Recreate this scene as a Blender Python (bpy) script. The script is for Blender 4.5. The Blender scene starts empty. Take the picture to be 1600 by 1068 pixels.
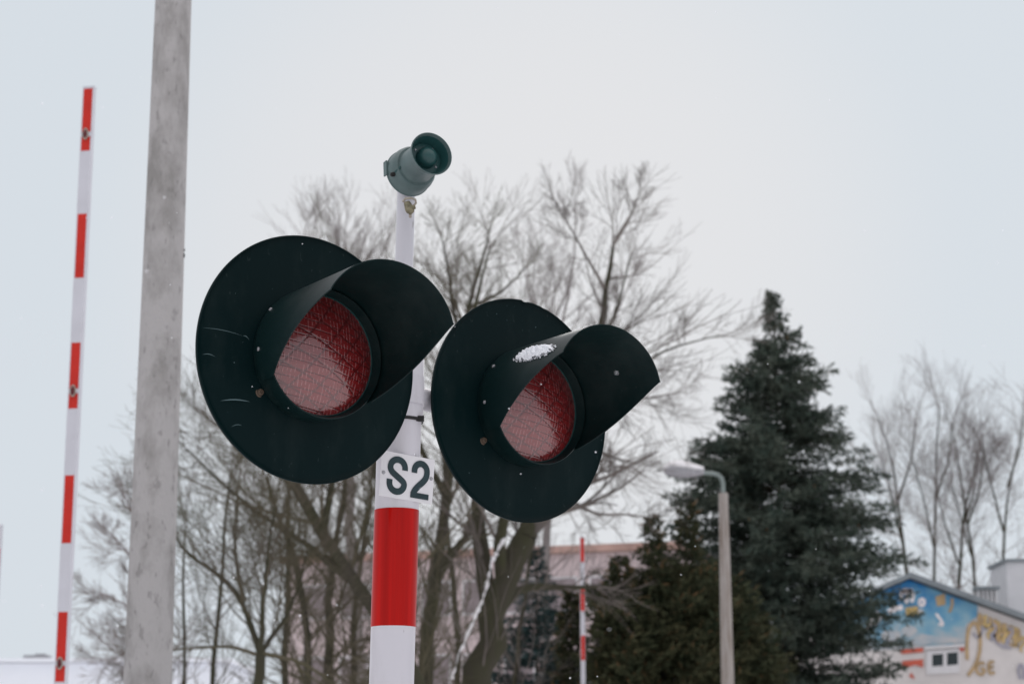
import bpy, math, random
import numpy as np
from math import radians as R, sin, cos, pi, sqrt
from mathutils import Vector, Matrix

# ------------------------------------------------------------------ camera, sky, light
sc = bpy.context.scene
F, CX, CY, HOR, EYE = 3155.0, 800.0, 534.0, 1240.0, 1.6      # focal length in photo pixels, horizon row, eye height
PITCH = math.atan((HOR - CY) / F)
cam = bpy.data.cameras.new('camera'); co = bpy.data.objects.new('camera', cam)
sc.collection.objects.link(co); sc.camera = co
cam.sensor_width = 36.0; cam.lens = 36.0 * F / 1600.0
cam.clip_start = 0.05; cam.clip_end = 3000
co.location = (0, 0, EYE); co.rotation_euler = (pi / 2 + PITCH, 0, 0)
cam.dof.use_dof = True; cam.dof.focus_distance = 5.0; cam.dof.aperture_fstop = 6.0; cam.dof.aperture_blades = 9

SUN_AZ, SUN_EL = R(8), R(24)          # behind the cloud, ahead of the camera
w = bpy.data.worlds.new('World'); sc.world = w; w.use_nodes = True
nt = w.node_tree; nt.nodes.clear()
N = nt.nodes.new; Lk = nt.links.new
sky = N('ShaderNodeTexSky'); sky.sky_type = 'NISHITA'; sky.sun_disc = False
sky.sun_elevation = SUN_EL; sky.sun_rotation = SUN_AZ; sky.dust_density = 4; sky.air_density = 1.2
bgs = N('ShaderNodeBackground'); Lk(sky.outputs[0], bgs.inputs[0]); bgs.inputs[1].default_value = 0.05
# overcast layer: even cloud with a soft brighter, warmer patch round the hidden sun
tc = N('ShaderNodeTexCoord')
dot = N('ShaderNodeVectorMath'); dot.operation = 'DOT_PRODUCT'
nrm = N('ShaderNodeVectorMath'); nrm.operation = 'NORMALIZE'; Lk(tc.outputs['Generated'], nrm.inputs[0])
GL = Vector((sin(R(.3)), cos(R(.3)), math.tan(R(14.5)))).normalized()
Lk(nrm.outputs[0], dot.inputs[0]); dot.inputs[1].default_value = GL
mr = N('ShaderNodeMapRange'); mr.interpolation_type = 'SMOOTHSTEP'
mr.inputs[1].default_value = cos(R(13)); mr.inputs[2].default_value = cos(R(2)); Lk(dot.outputs['Value'], mr.inputs[0])
noi = N('ShaderNodeTexNoise'); noi.inputs['Scale'].default_value = 2.2; noi.inputs['Detail'].default_value = 2
Lk(nrm.outputs[0], noi.inputs['Vector'])
ad = N('ShaderNodeMath'); ad.operation = 'MULTIPLY_ADD'; ad.inputs[1].default_value = 0.15; 
sub = N('ShaderNodeMath'); sub.operation = 'SUBTRACT'; sub.inputs[1].default_value = 0.5
Lk(noi.outputs[0], sub.inputs[0]); Lk(sub.outputs[0], ad.inputs[0]); Lk(mr.outputs[0], ad.inputs[2])
mx = N('ShaderNodeMix'); mx.data_type = 'RGBA'; mx.clamp_factor = True
Lk(ad.outputs[0], mx.inputs[0])
mx.inputs[6].default_value = (0.672, 0.728, 0.785, 1); mx.inputs[7].default_value = (0.755, 0.765, 0.79, 1)
bgc = N('ShaderNodeBackground'); Lk(mx.outputs[2], bgc.inputs[0])
# an overcast sky is brighter overhead than near the horizon
sxyz = N('ShaderNodeSeparateXYZ'); Lk(nrm.outputs[0], sxyz.inputs[0])
el = N('ShaderNodeMapRange'); el.inputs[1].default_value = sin(R(26)); el.inputs[2].default_value = 1.0
el.inputs[3].default_value = 1.0; el.inputs[4].default_value = 2.1; Lk(sxyz.outputs[2], el.inputs[0]); Lk(el.outputs[0], bgc.inputs[1])
el2 = N('ShaderNodeMapRange'); el2.inputs[1].default_value = sin(R(26)); el2.inputs[2].default_value = sin(R(45)); Lk(sxyz.outputs[2], el2.inputs[0])
mxe = N('ShaderNodeMix'); mxe.data_type = 'RGBA'; Lk(el2.outputs[0], mxe.inputs[0]); Lk(mx.outputs[2], mxe.inputs[6]); mxe.inputs[7].default_value = (0.78, 0.735, 0.745, 1)
Lk(mxe.outputs[2], bgc.inputs[0])
ms = N('ShaderNodeMixShader'); ms.inputs[0].default_value = 0.992
out = N('ShaderNodeOutputWorld'); Lk(bgs.outputs[0], ms.inputs[1]); Lk(bgc.outputs[0], ms.inputs[2]); Lk(ms.outputs[0], out.inputs[0])

sl = bpy.data.lights.new('sun', 'SUN'); sl.energy = 0.5; sl.angle = R(25); sl.color = (1, 0.97, 0.93)
so = bpy.data.objects.new('sun', sl); sc.collection.objects.link(so)
so.rotation_euler = (pi / 2 - SUN_EL, 0, -SUN_AZ + pi)
so.rotation_euler = Vector((-sin(SUN_AZ) * cos(SUN_EL), -cos(SUN_AZ) * cos(SUN_EL), -sin(SUN_EL))).to_track_quat('-Z', 'Y').to_euler()
sc.view_settings.view_transform = 'Standard'; sc.view_settings.look = 'None'
sc.view_settings.exposure = 0.0; sc.view_settings.gamma = 1.0
sc.cycles.max_bounces = 8

# ------------------------------------------------------------------ helpers
def at(px, py, Y):
    """world point seen at photo pixel (px, py) at ground distance Y"""
    d0, d2 = (px - CX) / F, (CY - py) / F
    wy = cos(PITCH) - d2 * sin(PITCH); wz = sin(PITCH) + d2 * cos(PITCH)
    k = Y / wy
    return Vector((d0 * k, Y, EYE + wz * k))

def mat(name, col, rough=0.6, spec=0.3, metal=0.0, var=0.0, vscale=8.0, col2=None, bump=0.0, bscale=40.0, stretch=(1, 1, 1), coat=0.0, thr=None, speck=None):
    m = bpy.data.materials.new(name); m.use_nodes = True
    t = m.node_tree; b = t.nodes['Principled BSDF']
    b.inputs['Base Color'].default_value = (*col, 1); b.inputs['Roughness'].default_value = rough
    b.inputs['Specular IOR Level'].default_value = spec; b.inputs['Metallic'].default_value = metal
    b.inputs['Coat Weight'].default_value = coat; b.inputs['Coat Roughness'].default_value = 0.08
    tcn = t.nodes.new('ShaderNodeTexCoord'); mp = t.nodes.new('ShaderNodeMapping'); mp.inputs['Scale'].default_value = stretch
    t.links.new(tcn.outputs['Object'], mp.inputs[0])
    if var > 0 or col2:
        n = t.nodes.new('ShaderNodeTexNoise'); n.inputs['Scale'].default_value = vscale; n.inputs['Detail'].default_value = 6
        n.inputs['Roughness'].default_value = 0.62
        t.links.new(mp.outputs[0], n.inputs['Vector'])
        r = t.nodes.new('ShaderNodeMapRange'); lo, hi = thr or (0.33, 0.67)
        r.inputs[1].default_value = lo; r.inputs[2].default_value = hi; t.links.new(n.outputs[0], r.inputs[0])
        x = t.nodes.new('ShaderNodeMix'); x.data_type = 'RGBA'
        c2 = col2 or tuple(min(1, c * (1 + var)) for c in col)
        c1 = col if col2 else tuple(c * (1 - var) for c in col)
        x.inputs[6].default_value = (*c1, 1); x.inputs[7].default_value = (*c2, 1)
        t.links.new(r.outputs[0], x.inputs[0]); t.links.new(x.outputs[2], b.inputs['Base Color'])
    if speck:
        n3 = t.nodes.new('ShaderNodeTexNoise'); n3.inputs['Scale'].default_value = speck[0]; n3.inputs['Detail'].default_value = 4
        t.links.new(mp.outputs[0], n3.inputs['Vector'])
        r3 = t.nodes.new('ShaderNodeMapRange'); r3.inputs[1].default_value = speck[1]; r3.inputs[2].default_value = speck[1] + .08; t.links.new(n3.outputs[0], r3.inputs[0])
        f3 = t.nodes.new('ShaderNodeMath'); f3.operation = 'MULTIPLY'; f3.inputs[1].default_value = speck[2]; t.links.new(r3.outputs[0], f3.inputs[0])
        x3 = t.nodes.new('ShaderNodeMix'); x3.data_type = 'RGBA'; x3.inputs[7].default_value = (*speck[3], 1); t.links.new(f3.outputs[0], x3.inputs[0])
        if b.inputs['Base Color'].is_linked: t.links.new(b.inputs['Base Color'].links[0].from_socket, x3.inputs[6])
        else: x3.inputs[6].default_value = (*col, 1)
        t.links.new(x3.outputs[2], b.inputs['Base Color'])
    if bump > 0:
        n2 = t.nodes.new('ShaderNodeTexNoise'); n2.inputs['Scale'].default_value = bscale; n2.inputs['Detail'].default_value = 5
        t.links.new(mp.outputs[0], n2.inputs['Vector'])
        bp = t.nodes.new('ShaderNodeBump'); bp.inputs['Strength'].default_value = bump; bp.inputs['Distance'].default_value = 0.01
        t.links.new(n2.outputs[0], bp.inputs['Height']); t.links.new(bp.outputs[0], b.inputs['Normal'])
    return m

class MB:
    def __init__(s): s.v = []; s.f = []; s.m = []; s.n = 0
    def add(s, v, f, mi=0):
        v = np.asarray(v, float).reshape(-1, 3); b = s.n
        s.v.append(v); s.n += len(v)
        for q in f: s.f.append([i + b for i in q]); s.m.append(mi)
    def box(s, c, d, rot=None, mi=0):
        x, y, z = [a / 2 for a in d]
        v = [Vector((i * x, j * y, k * z)) for i in (-1, 1) for j in (-1, 1) for k in (-1, 1)]
        if rot is not None: v = [rot @ q for q in v]
        v = [q + Vector(c) for q in v]
        s.add([list(q) for q in v], [(0, 1, 3, 2), (4, 6, 7, 5), (0, 4, 5, 1), (2, 3, 7, 6), (0, 2, 6, 4), (1, 5, 7, 3)], mi)
    def tube(s, pts, rad, sides=12, caps=True, mi=0):
        P = [Vector(p) for p in pts]; n = len(P)
        if not hasattr(rad, '__len__'): rad = [rad] * n
        T = []
        for i in range(n):
            d = P[min(i + 1, n - 1)] - P[max(i - 1, 0)]; T.append(d.normalized())
        ref = Vector((0, 0, 1)) if abs(T[0].z) < 0.9 else Vector((0, 1, 0))
        u = T[0].cross(ref).normalized(); V = []
        for i in range(n):
            u = (u - T[i] * u.dot(T[i])).normalized(); vv = T[i].cross(u)
            for k in range(sides):
                a = 2 * pi * k / sides; V.append(P[i] + (u * cos(a) + vv * sin(a)) * rad[i])
        fs = []
        for i in range(n - 1):
            for k in range(sides):
                k2 = (k + 1) % sides
                fs.append((i * sides + k, i * sides + k2, (i + 1) * sides + k2, (i + 1) * sides + k))
        if caps: fs.append(tuple(range(sides))[::-1]); fs.append(tuple((n - 1) * sides + k for k in range(sides)))
        s.add([list(q) for q in V], fs, mi)
    def lathe(s, prof, axis='-Y', sides=64, c=(0, 0, 0), mi=0, rfun=None):
        """prof: (distance along axis, radius) ; axis -Y (front of a local frame) or Z"""
        V = []; ids = []
        for (p, r) in prof:
            for k in range(sides):
                a = 2 * pi * k / sides; rr = r * (rfun(a, r) if rfun else 1)
                if axis == '-Y': V.append((c[0] + rr * sin(a), c[1] - p, c[2] + rr * cos(a)))
                else: V.append((c[0] + rr * cos(a), c[1] + rr * sin(a), c[2] + p))
        fs = []
        for i in range(len(prof) - 1):
            for k in range(sides):
                k2 = (k + 1) % sides
                q = (i * sides + k, i * sides + k2, (i + 1) * sides + k2, (i + 1) * sides + k)
                fs.append(q)
        s.add(V, fs, mi)
    def build(s, name, mats, parent=None, smooth=False, sharp=40, **kw):
        me = bpy.data.meshes.new(name)
        V = np.vstack(s.v); me.from_pydata(V.tolist(), [], s.f)
        if not isinstance(mats, (list, tuple)): mats = [mats]
        for m in mats: me.materials.append(m)
        if len(mats) > 1: me.polygons.foreach_set('material_index', s.m)
        if smooth:
            me.polygons.foreach_set('use_smooth', [True] * len(me.polygons))
            me.set_sharp_from_angle(angle=R(sharp))
        me.update(); return link(name, me, parent, **kw)

def link(name, me, parent=None, **kw):
    o = bpy.data.objects.new(name, me); sc.collection.objects.link(o)
    if parent is not None: o.parent = parent
    for k, v in kw.items(): o[k] = v
    return o
def thing(name, label, cat, loc=(0, 0, 0), rz=0, group=None):
    o = link(name, None, None, label=label, category=cat)
    o.location = loc; o.rotation_euler = (0, 0, rz)
    if group: o['group'] = group
    return o
def relative(pts, loc): return [Vector(p) - Vector(loc) for p in pts]

def fast_mesh(name, V, Fc, k, m, parent=None, smooth=False, **kw):
    """V (n,3) array, Fc (m,k) index array"""
    me = bpy.data.meshes.new(name); nf = len(Fc)
    me.vertices.add(len(V)); me.vertices.foreach_set('co', V.astype(np.float32).ravel())
    me.loops.add(nf * k); me.loops.foreach_set('vertex_index', Fc.astype(np.int32).ravel())
    me.polygons.add(nf); me.polygons.foreach_set('loop_start', np.arange(nf, dtype=np.int32) * k)
    me.polygons.foreach_set('loop_total', np.full(nf, k, dtype=np.int32))
    if smooth: me.polygons.foreach_set('use_smooth', np.ones(nf, dtype=bool))
    me.materials.append(m); me.update(); me.validate()
    return link(name, me, parent, **kw)

# ------------------------------------------------------------------ materials
M = {}
M['snow'] = mat('snow', (0.82, 0.81, 0.825), 0.75, 0.2, var=0.06, vscale=0.6, bump=0.4, bscale=3)
M['dark'] = mat('dark green enamel', (0.0020, 0.0100, 0.0110), 0.45, 0.07, col2=(0.0085, 0.0175, 0.0180), thr=(.50, .80), vscale=6, stretch=(1.6, 1, .7), speck=(55, .68, .5, (.035, .05, .05)), bump=0.03, bscale=60)
M['visor'] = mat('visor enamel', (0.0040, 0.0140, 0.0145), 0.38, 0.14, col2=(0.015, 0.026, 0.026), thr=(.50, .80), vscale=7, speck=(60, .68, .5, (.04, .055, .055)), bump=0.03, bscale=50)
M['scratch'] = mat('scratch', (0.09, 0.14, 0.15), 0.6, 0.3)
M['white'] = mat('white enamel', (0.59, 0.58, 0.62), 0.38, 0.4, col2=(.48, .47, .49), thr=(.48, .75), vscale=7, speck=(50, .69, .7, (.14, .12, .10)), stretch=(1, 1, .3), bump=0.02, bscale=30)
M['plate'] = mat('sign plate', (0.70, 0.69, 0.71), 0.35, 0.4, var=0.03, vscale=20)
M['ink'] = mat('dark lettering', (0.018, 0.038, 0.044), 0.45, 0.3, var=0.2, vscale=30)
M['red'] = mat('red reflective film', (0.40, 0.005, 0.003), 0.30, 0.06, var=0.22, vscale=9, stretch=(4, 4, .06), coat=0.2)  # vertically stretched colour variation paints in the dark reflection streaks of the mast bands
M['armred'] = mat('red arm film', (0.56, 0.030, 0.020), 0.5, 0.2, var=0.08, vscale=6)
M['armwhite'] = mat('white arm film', (0.60, 0.60, 0.645), 0.45, 0.3, var=0.04, vscale=5)
M['grey'] = mat('grey metal', (0.34, 0.34, 0.36), 0.45, 0.4, metal=0.3, var=0.1)
M['black'] = mat('black rubber', (0.02, 0.02, 0.02), 0.6, 0.3)
M['rust'] = mat('rusty metal', (0.10, 0.07, 0.05), 0.7, 0.3, var=0.3, vscale=40)
M['siren'] = mat('siren green', (0.088, 0.132, 0.132), 0.42, 0.35, var=0.16, vscale=14, bump=0.04, bscale=50)
M['sirenin'] = mat('siren dark green', (0.016, 0.062, 0.062), 0.36, 0.4, var=0.1)
M['beige'] = mat('weathered cable', (0.38, 0.34, 0.29), 0.6, 0.3, var=0.2, vscale=60)
M['moss'] = mat('mossy gland', (0.20, 0.18, 0.12), 0.7, 0.2, var=0.5, vscale=90)
M['concrete'] = mat('spun concrete', (0.42, 0.405, 0.40), 0.85, 0.2, col2=(0.27, 0.26, 0.25), vscale=6.5, thr=(0.44, 0.66), bump=0.5, bscale=70, speck=(30, .60, .38, (.13, .125, .12)), stretch=(1, 1, .5))
M['armgrey'] = mat('dull grey green metal', (.21, .25, .24), .5, .3, var=.1)
M['lampconc'] = mat('old concrete', (0.36, 0.33, 0.31), 0.85, 0.2, col2=(0.17, 0.13, 0.10), vscale=6, thr=(.45, .75), stretch=(3, 3, .25))
M['bark'] = mat('bark', (0.060, 0.053, 0.043), 0.9, 0.1, col2=(0.052, 0.053, 0.030), vscale=4, bump=0.5, bscale=14, stretch=(1, 1, .3))
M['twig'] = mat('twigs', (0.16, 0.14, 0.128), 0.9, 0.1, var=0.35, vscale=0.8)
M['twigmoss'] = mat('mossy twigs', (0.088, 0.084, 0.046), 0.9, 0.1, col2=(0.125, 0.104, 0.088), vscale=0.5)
M['twigfar'] = mat('far twigs', (0.24, 0.215, 0.21), 0.9, 0.1, var=0.2, vscale=0.6)  # lightened twig colour stands in for haze over the distant trees
M['twigbirch'] = mat('reddish birch twigs', (0.20, 0.16, 0.15), 0.9, 0.1, var=0.2, vscale=0.6)
M['spruce'] = mat('blue green needles', (0.032, 0.052, 0.042), 0.75, 0.15, col2=(0.096, 0.112, 0.088), vscale=1.6)
M['sprucedark'] = mat('dark spruce needles', (0.012, 0.034, 0.034), 0.75, 0.15, col2=(0.05, 0.085, 0.085), vscale=2.5)
M['cone'] = mat('hanging cones', (0.16, 0.10, 0.05), 0.8, 0.15, var=0.3, vscale=3)
M['thuja'] = mat('olive brown thuja', (0.020, 0.033, 0.018), 0.8, 0.12, col2=(0.072, 0.070, 0.036), vscale=1.5)
M['hedge'] = mat('brown green shrub', (0.05, 0.055, 0.03), 0.8, 0.12, col2=(0.11, 0.09, 0.05), vscale=3)

# lens: red ribbed glass
def lens_material(seed):
    m = bpy.data.materials.new('red ribbed glass'); m.use_nodes = True
    t = m.node_tree; b = t.nodes['Principled BSDF']; n = t.nodes.new; l = t.links.new
    tcn = n('ShaderNodeTexCoord')
    def wave(rot, scale, dist, pw, off):
        mp = n('ShaderNodeMapping'); mp.inputs['Rotation'].default_value = (0, rot, 0); mp.inputs['Location'].default_value = (off, 0, off)
        l(tcn.outputs['Object'], mp.inputs[0])
        wv = n('ShaderNodeTexWave'); wv.bands_direction = 'Z'; wv.inputs['Scale'].default_value = scale
        wv.inputs['Distortion'].default_value = dist; wv.inputs['Detail'].default_value = 1.5; wv.inputs['Detail Scale'].default_value = 0.25
        l(mp.outputs[0], wv.inputs['Vector'])
        p = n('ShaderNodeMath'); p.operation = 'POWER'; p.inputs[1].default_value = pw; l(wv.outputs[1], p.inputs[0]); return p.outputs[0]
    a = wave(R(-9), 15, 3.5, 26, seed); c = wave(R(47), 6, 7, 30, seed + .3); d = wave(R(-30), 7, 8, 34, seed + .7)
    v = wave(R(88), 32, 5.0, 6, seed + .1)
    def mth(op, x, y):
        q = n('ShaderNodeMath'); q.operation = op
        for i, z in enumerate((x, y)):
            if isinstance(z, (int, float)): q.inputs[i].default_value = z
            else: l(z, q.inputs[i])
        return q.outputs[0]
    nz = n('ShaderNodeTexNoise'); nz.inputs['Scale'].default_value = 90; nz.inputs['Detail'].default_value = 3; l(tcn.outputs['Object'], nz.inputs[0])
    dash = mth('MULTIPLY', v, mth('GREATER_THAN', nz.outputs[0], 0.50))
    dark = mth('MINIMUM', mth('ADD', mth('ADD', a, c), d), 1.0)
    mixc = n('ShaderNodeMix'); mixc.data_type = 'RGBA'
    mixc.inputs[6].default_value = (0.175, 0.010, 0.011, 1); mixc.inputs[7].default_value = (0.03, 0.002, 0.003, 1); l(mth('MULTIPLY', dark, 0.6), mixc.inputs[0])
    mix2 = n('ShaderNodeMix'); mix2.data_type = 'RGBA'; l(mth('MULTIPLY', dash, 0.26), mix2.inputs[0])
    l(mixc.outputs[2], mix2.inputs[6]); mix2.inputs[7].default_value = (0.75, 0.38, 0.38, 1)
    l(mix2.outputs[2], b.inputs['Base Color'])
    b.inputs['Roughness'].default_value = 0.30; b.inputs['Specular IOR Level'].default_value = 0.5
    b.inputs['Coat Weight'].default_value = 1.0; b.inputs['Coat Roughness'].default_value = 0.10; b.inputs['Coat IOR'].default_value = 1.72
    hh = mth('ADD', mth('SUBTRACT', mth('MULTIPLY', dash, 0.9), dark), mth('MULTIPLY', nz.outputs[0], 0.5))
    bp = n('ShaderNodeBump'); bp.inputs['Strength'].default_value = 0.45; bp.inputs['Distance'].default_value = 0.002
    l(hh, bp.inputs['Height']); l(bp.outputs[0], b.inputs['Normal'])
    bp2 = n('ShaderNodeBump'); bp2.inputs['Strength'].default_value = 0.20; bp2.inputs['Distance'].default_value = 0.0015
    l(hh, bp2.inputs['Height']); l(bp2.outputs[0], b.inputs['Coat Normal'])
    return m

# ------------------------------------------------------------------ ground
g = MB(); S = 1200; n = 40
V = []; Fq = []
rng = np.random.RandomState(3)
for i in range(n + 1):
    for j in range(n + 1):
        x = -S + 2 * S * i / n; y = -S + 2 * S * j / n; V.append((x, y, 0))
for i in range(n):
    for j in range(n):
        a = i * (n + 1) + j; Fq.append((a, a + n + 1, a + n + 2, a + 1))
g.add(V, Fq); g.build('ground', M['snow'], None, kind='structure')
rd = MB(); rd.box((0, 9.5, 0.002), (240, 5.0, 0.02)); 
M['road'] = mat('slushy asphalt', (0.10, 0.10, 0.105), 0.6, 0.4, col2=(0.55, 0.56, 0.6), vscale=0.9, thr=(.42, .6))
rd.build('road', M['road'], None, kind='structure')

# ------------------------------------------------------------------ the crossing signal
MAST = at(612, 1060, 5.23); LEAN = math.tan(R(1.0)); Z0 = MAST.z
mx_, my_ = MAST.x, 5.23
sig = thing('crossing_signal', 'white and red striped crossing signal with two hooded red lamps, S2 plate and green siren', 'signal', (mx_, my_, 0))
def zat(py): return at(620, py, my_).z
def lean(b):
    for v_ in b.v: v_[:, 0] += (v_[:, 2] - Z0) * LEAN
zr1, zr0 = zat(797), zat(979)           # visible red band
zc = zat(657); zt = zat(545)
p = MB(); r = 0.0575
p.lathe([(0, 0.001), (0, r), (zc - .006, r), (zc - .004, r + .0015)], 'Z', 48, c=(0, 0, 0))
p.lathe([(zc + .002, r), (zc + .004, r + .004), (zt - .03, r + .004), (zt + .0, 0.045), (zt + .01, 0.026)], 'Z', 48)
p.lathe([(zt, 0.0245), (zat(288), 0.0245), (zat(288), 0.0)], 'Z', 32, c=(0, 0, 0))
p.lathe([(0, 0.16), (0.02, 0.16), (0.02, 0.056)], 'Z', 32)
lean(p); pole = p.build('mast', M['white'], sig, True)
b = MB(); b.lathe([(zc - .005, r + .001), (zc - .005, r + .0055), (zc + .003, r + .0055), (zc + .003, r + .001)], 'Z', 48)
b.box((0.056, -0.03, zc), (0.02, 0.014, 0.014))
lean(b); b.build('clamp_band', M['black'], sig, True)
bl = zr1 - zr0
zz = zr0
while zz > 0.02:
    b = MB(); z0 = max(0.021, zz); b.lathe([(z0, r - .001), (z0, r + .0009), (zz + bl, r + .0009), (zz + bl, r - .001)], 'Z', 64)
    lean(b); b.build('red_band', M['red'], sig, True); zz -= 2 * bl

def signal_head(c, az, seed, chip=False, label=None):
    """local frame: x right, -y out of the lens, z up; disc centre at origin"""
    h = MB(); Rd = 0.31
    def rf(a, r):
        a = (a + pi) % (2 * pi) - pi; k = 1.0
        if chip and r > 0.29:
            if 0.0 < a < 0.05: k -= 0.012
            elif 0.05 <= a < 0.12: k -= 0.004
            elif 0.24 < a < 0.28: k -= 0.003
        return k
    # dished backplate with a thin rolled rim
    h.lathe([(-.012, 0.0), (-.012, .20), (-.010, .30), (-.008, Rd - .001), (-.001, Rd), (.001, Rd - .003), (-.004, Rd - .008), (-.006, .29), (-.001, .19), (.002, .170), (.003, .155)], sides=256, rfun=rf)
    # scratches and chips on the paint
    rnd = random.Random(seed)
    if not chip:
        for (x0, z0, x1, z1, wd) in ((-.30, .035, -.19, .030, .0014), (-.298, -.03, -.262, -.031, .0016), (-.245, -.135, -.165, -.128, .003), (-.215, -.195, -.185, -.188, .0014), (-.19, .030, -.172, .022, .0024)):
            q = []
            for k in range(7):
                s_ = k / 6; bend = .004 * sin(s_ * pi); q.append((x0 + (x1 - x0) * s_, -.0075, z0 + (z1 - z0) * s_ + bend))
            for k in range(6):
                w0 = wd * sin(pi * (k + .15) / 6.3); w1 = wd * sin(pi * (k + 1.15) / 6.3)
                A, B = q[k], q[k + 1]
                h.add([(A[0], A[1], A[2] - w0 / 2), (B[0], B[1], B[2] - w1 / 2), (B[0], B[1], B[2] + w1 / 2), (A[0], A[1], A[2] + w0 / 2)], [(0, 1, 2, 3)], 1)
    for k in range(14):
        a = rnd.random() * 2 * pi; rr = .19 + .11 * rnd.random(); s_ = .0006 + .0011 * rnd.random() ** 3
        h.add([(rr * sin(a) + s_ * cos(q * pi / 3), -.0078, rr * cos(a) + s_ * sin(q * pi / 3)) for q in range(6)], [(0, 1, 2, 3, 4, 5)], 1)
    o = h.build('signal_head', [M['dark'], M['scratch']], sig, True, 50)
    if label: o['label'] = label
    o.location = Vector(c) - Vector((mx_, my_, 0)); o.rotation_euler = (0, 0, az)
    q = MB()
    q.lathe([(.002, .157), (.012, .1590), (.070, .1615), (.078, .1612), (.080, .159), (.076, .157), (.060, .154), (.052, .149), (.040, .149)], sides=128)
    q.build('lens_ring', M['visor'], o, True, 35)
    q = MB(); q.lathe([(-.012, .15), (-.09, .14), (-.12, .11), (-.13, .0)], sides=64)
    q.build('rear_housing', M['dark'], o, True)
    q = MB(); sag = .040
    pr = [(.050 + sag * (1 - (k / 24.) ** 2), .1505 * k / 24.) for k in range(24, -1, -1)]; pr[-1] = (pr[-1][0], .0001)
    q.lathe(pr, sides=128); q.build('lens', lens_material(seed * .13), o, True, 80)
    q = MB(); q.lathe([(.049, .1515), (.054, .1512), (.055, .149), (.051, .148)], sides=128)
    q.build('lens_seal', M['sirenin'], o, True)
    # visor: sheet rolled round the ring, square front, sides cut back on a slant
    q = MB(); nA = 96; nP = 14; PM = R(124); PC = R(69); LM = .362; L0 = .085
    def depth(f):
        f = abs(f)
        if f < PC: return LM - .002 * (f / PC) ** 6
        s_ = (f - PC) / (PM - PC); return LM + (L0 - LM) * (s_ ** .86)
    SH = R(6); angs = sorted(set([-PM + 2 * PM * i / nA for i in range(nA + 1)] + [PC, -PC]))
    V = []; na = len(angs)
    for layer in (0, 1):
        for f_ in angs:
            for k in range(nP + 1):
                f = f_ + SH; t_ = k / nP; pp = .03 + (depth(f_) - .03) * t_
                rr = .1650 + .0085 * pp / LM - layer * .0028
                if layer == 0 and k == nP: pp -= .0
                V.append((rr * sin(f) * (1 + .075 * pp / LM), -pp, rr * cos(f)))
    idx = lambda L_, i, k: (L_ * na + i) * (nP + 1) + k
    fs = []
    for i in range(na - 1):
        for k in range(nP):
            fs.append((idx(0, i, k), idx(0, i + 1, k), idx(0, i + 1, k + 1), idx(0, i, k + 1)))
            fs.append((idx(1, i, k), idx(1, i, k + 1), idx(1, i + 1, k + 1), idx(1, i + 1, k)))
        fs.append((idx(0, i, nP), idx(0, i + 1, nP), idx(1, i + 1, nP), idx(1, i, nP)))
    for i in (0, na - 1):
        for k in range(nP): fs.append((idx(0, i, k), idx(0, i, k + 1), idx(1, i, k + 1), idx(1, i, k)))
    q.add(V, fs)
    q.build('visor', M['visor'], o, True, 45)
    # fixing screws on the ring side and on the plate
    for (x, z) in ((-.134, -.100),):
        q = MB(); q.lathe([(-.004, .013), (.001, .013), (.002, .010), (.001, .009)], c=(x, 0, z), sides=24); q.lathe([(.001, .0088), (.006, .007), (.007, .0045), (.005, .004), (.005, 0)], c=(x, 0, z), sides=24)
        q.build('bolt', M['rust'], o, True)
    for f in (-92, 92, -55):
        a = R(f); q = MB(); c0 = Vector((.1672 * sin(a), -.045, .1672 * cos(a))); nrm_ = Vector((sin(a), 0, cos(a)))
        q.tube([c0 - nrm_ * .003, c0 + nrm_ * .002, c0 + nrm_ * .0035], [.005, .005, .0025], 10)
        q.build('screw', M['grey'], o, True)
    return o
LH = Vector((-.4993, 4.851, 2.6435)); RH = Vector((.0272, 5.445, 2.6282))
lh = signal_head(LH, R(37.1), 1, False, 'nearer hooded red lamp with scratched black backplate')
rh = signal_head(RH, R(39.65), 5, True, 'farther hooded red lamp with chipped backplate and snow on its visor')
# bracket arms between mast and heads
for hc, az in ((LH, 37.1), (RH, 39.65)):
    nn = Vector((sin(R(az)), -cos(R(az)), 0)); back = hc - nn * .105
    m0 = Vector((mx_ + (back.z - Z0) * LEAN, my_, back.z)); q = MB()
    q.tube([m0 - Vector((mx_, my_, 0)), back - nn * .0 - Vector((mx_, my_, 0))], .030, 20)
    mm = m0 - Vector((mx_, my_, 0)); q.tube([mm - Vector((0, 0, .03)), mm + Vector((0, 0, .03))], .0635, 32)
    q.build('bracket_arm', M['white'], sig, True)

# ---- S2 plate
def stroke(mb, pts, wd, y, mi=0, th=.0012):
    """flat thick line in the local xz plane, facing -y"""
    P = [Vector((a, 0, b_)) for a, b_ in pts]; Lf = []; Rt = []
    for i in range(len(P)):
        t_ = (P[min(i + 1, len(P) - 1)] - P[max(i - 1, 0)]).normalized(); nn = Vector((-t_.z, 0, t_.x))
        k = 1.0
        if 0 < i < len(P) - 1:
            t0 = (P[i] - P[i - 1]).normalized(); k = 1 / max(.55, abs(t_.dot(t0)))
        Lf.append(P[i] + nn * wd / 2 * k); Rt.append(P[i] - nn * wd / 2 * k)
    V = []
    for q in Lf: V.append((q.x, y, q.z))
    for q in Rt: V.append((q.x, y, q.z))
    n_ = len(P)
    V += [(a, b_ + th, c_) for a, b_, c_ in V]
    fs = []
    for i in range(n_ - 1):
        fs.append((i, i + 1, n_ + i + 1, n_ + i)); fs.append((2 * n_ + i, 3 * n_ + i, 3 * n_ + i + 1, 2 * n_ + i + 1))
        fs.append((i, 2 * n_ + i, 2 * n_ + i + 1, i + 1)); fs.append((n_ + i, n_ + i + 1, 3 * n_ + i + 1, 3 * n_ + i))
    mb.add(V, fs, mi)
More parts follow.
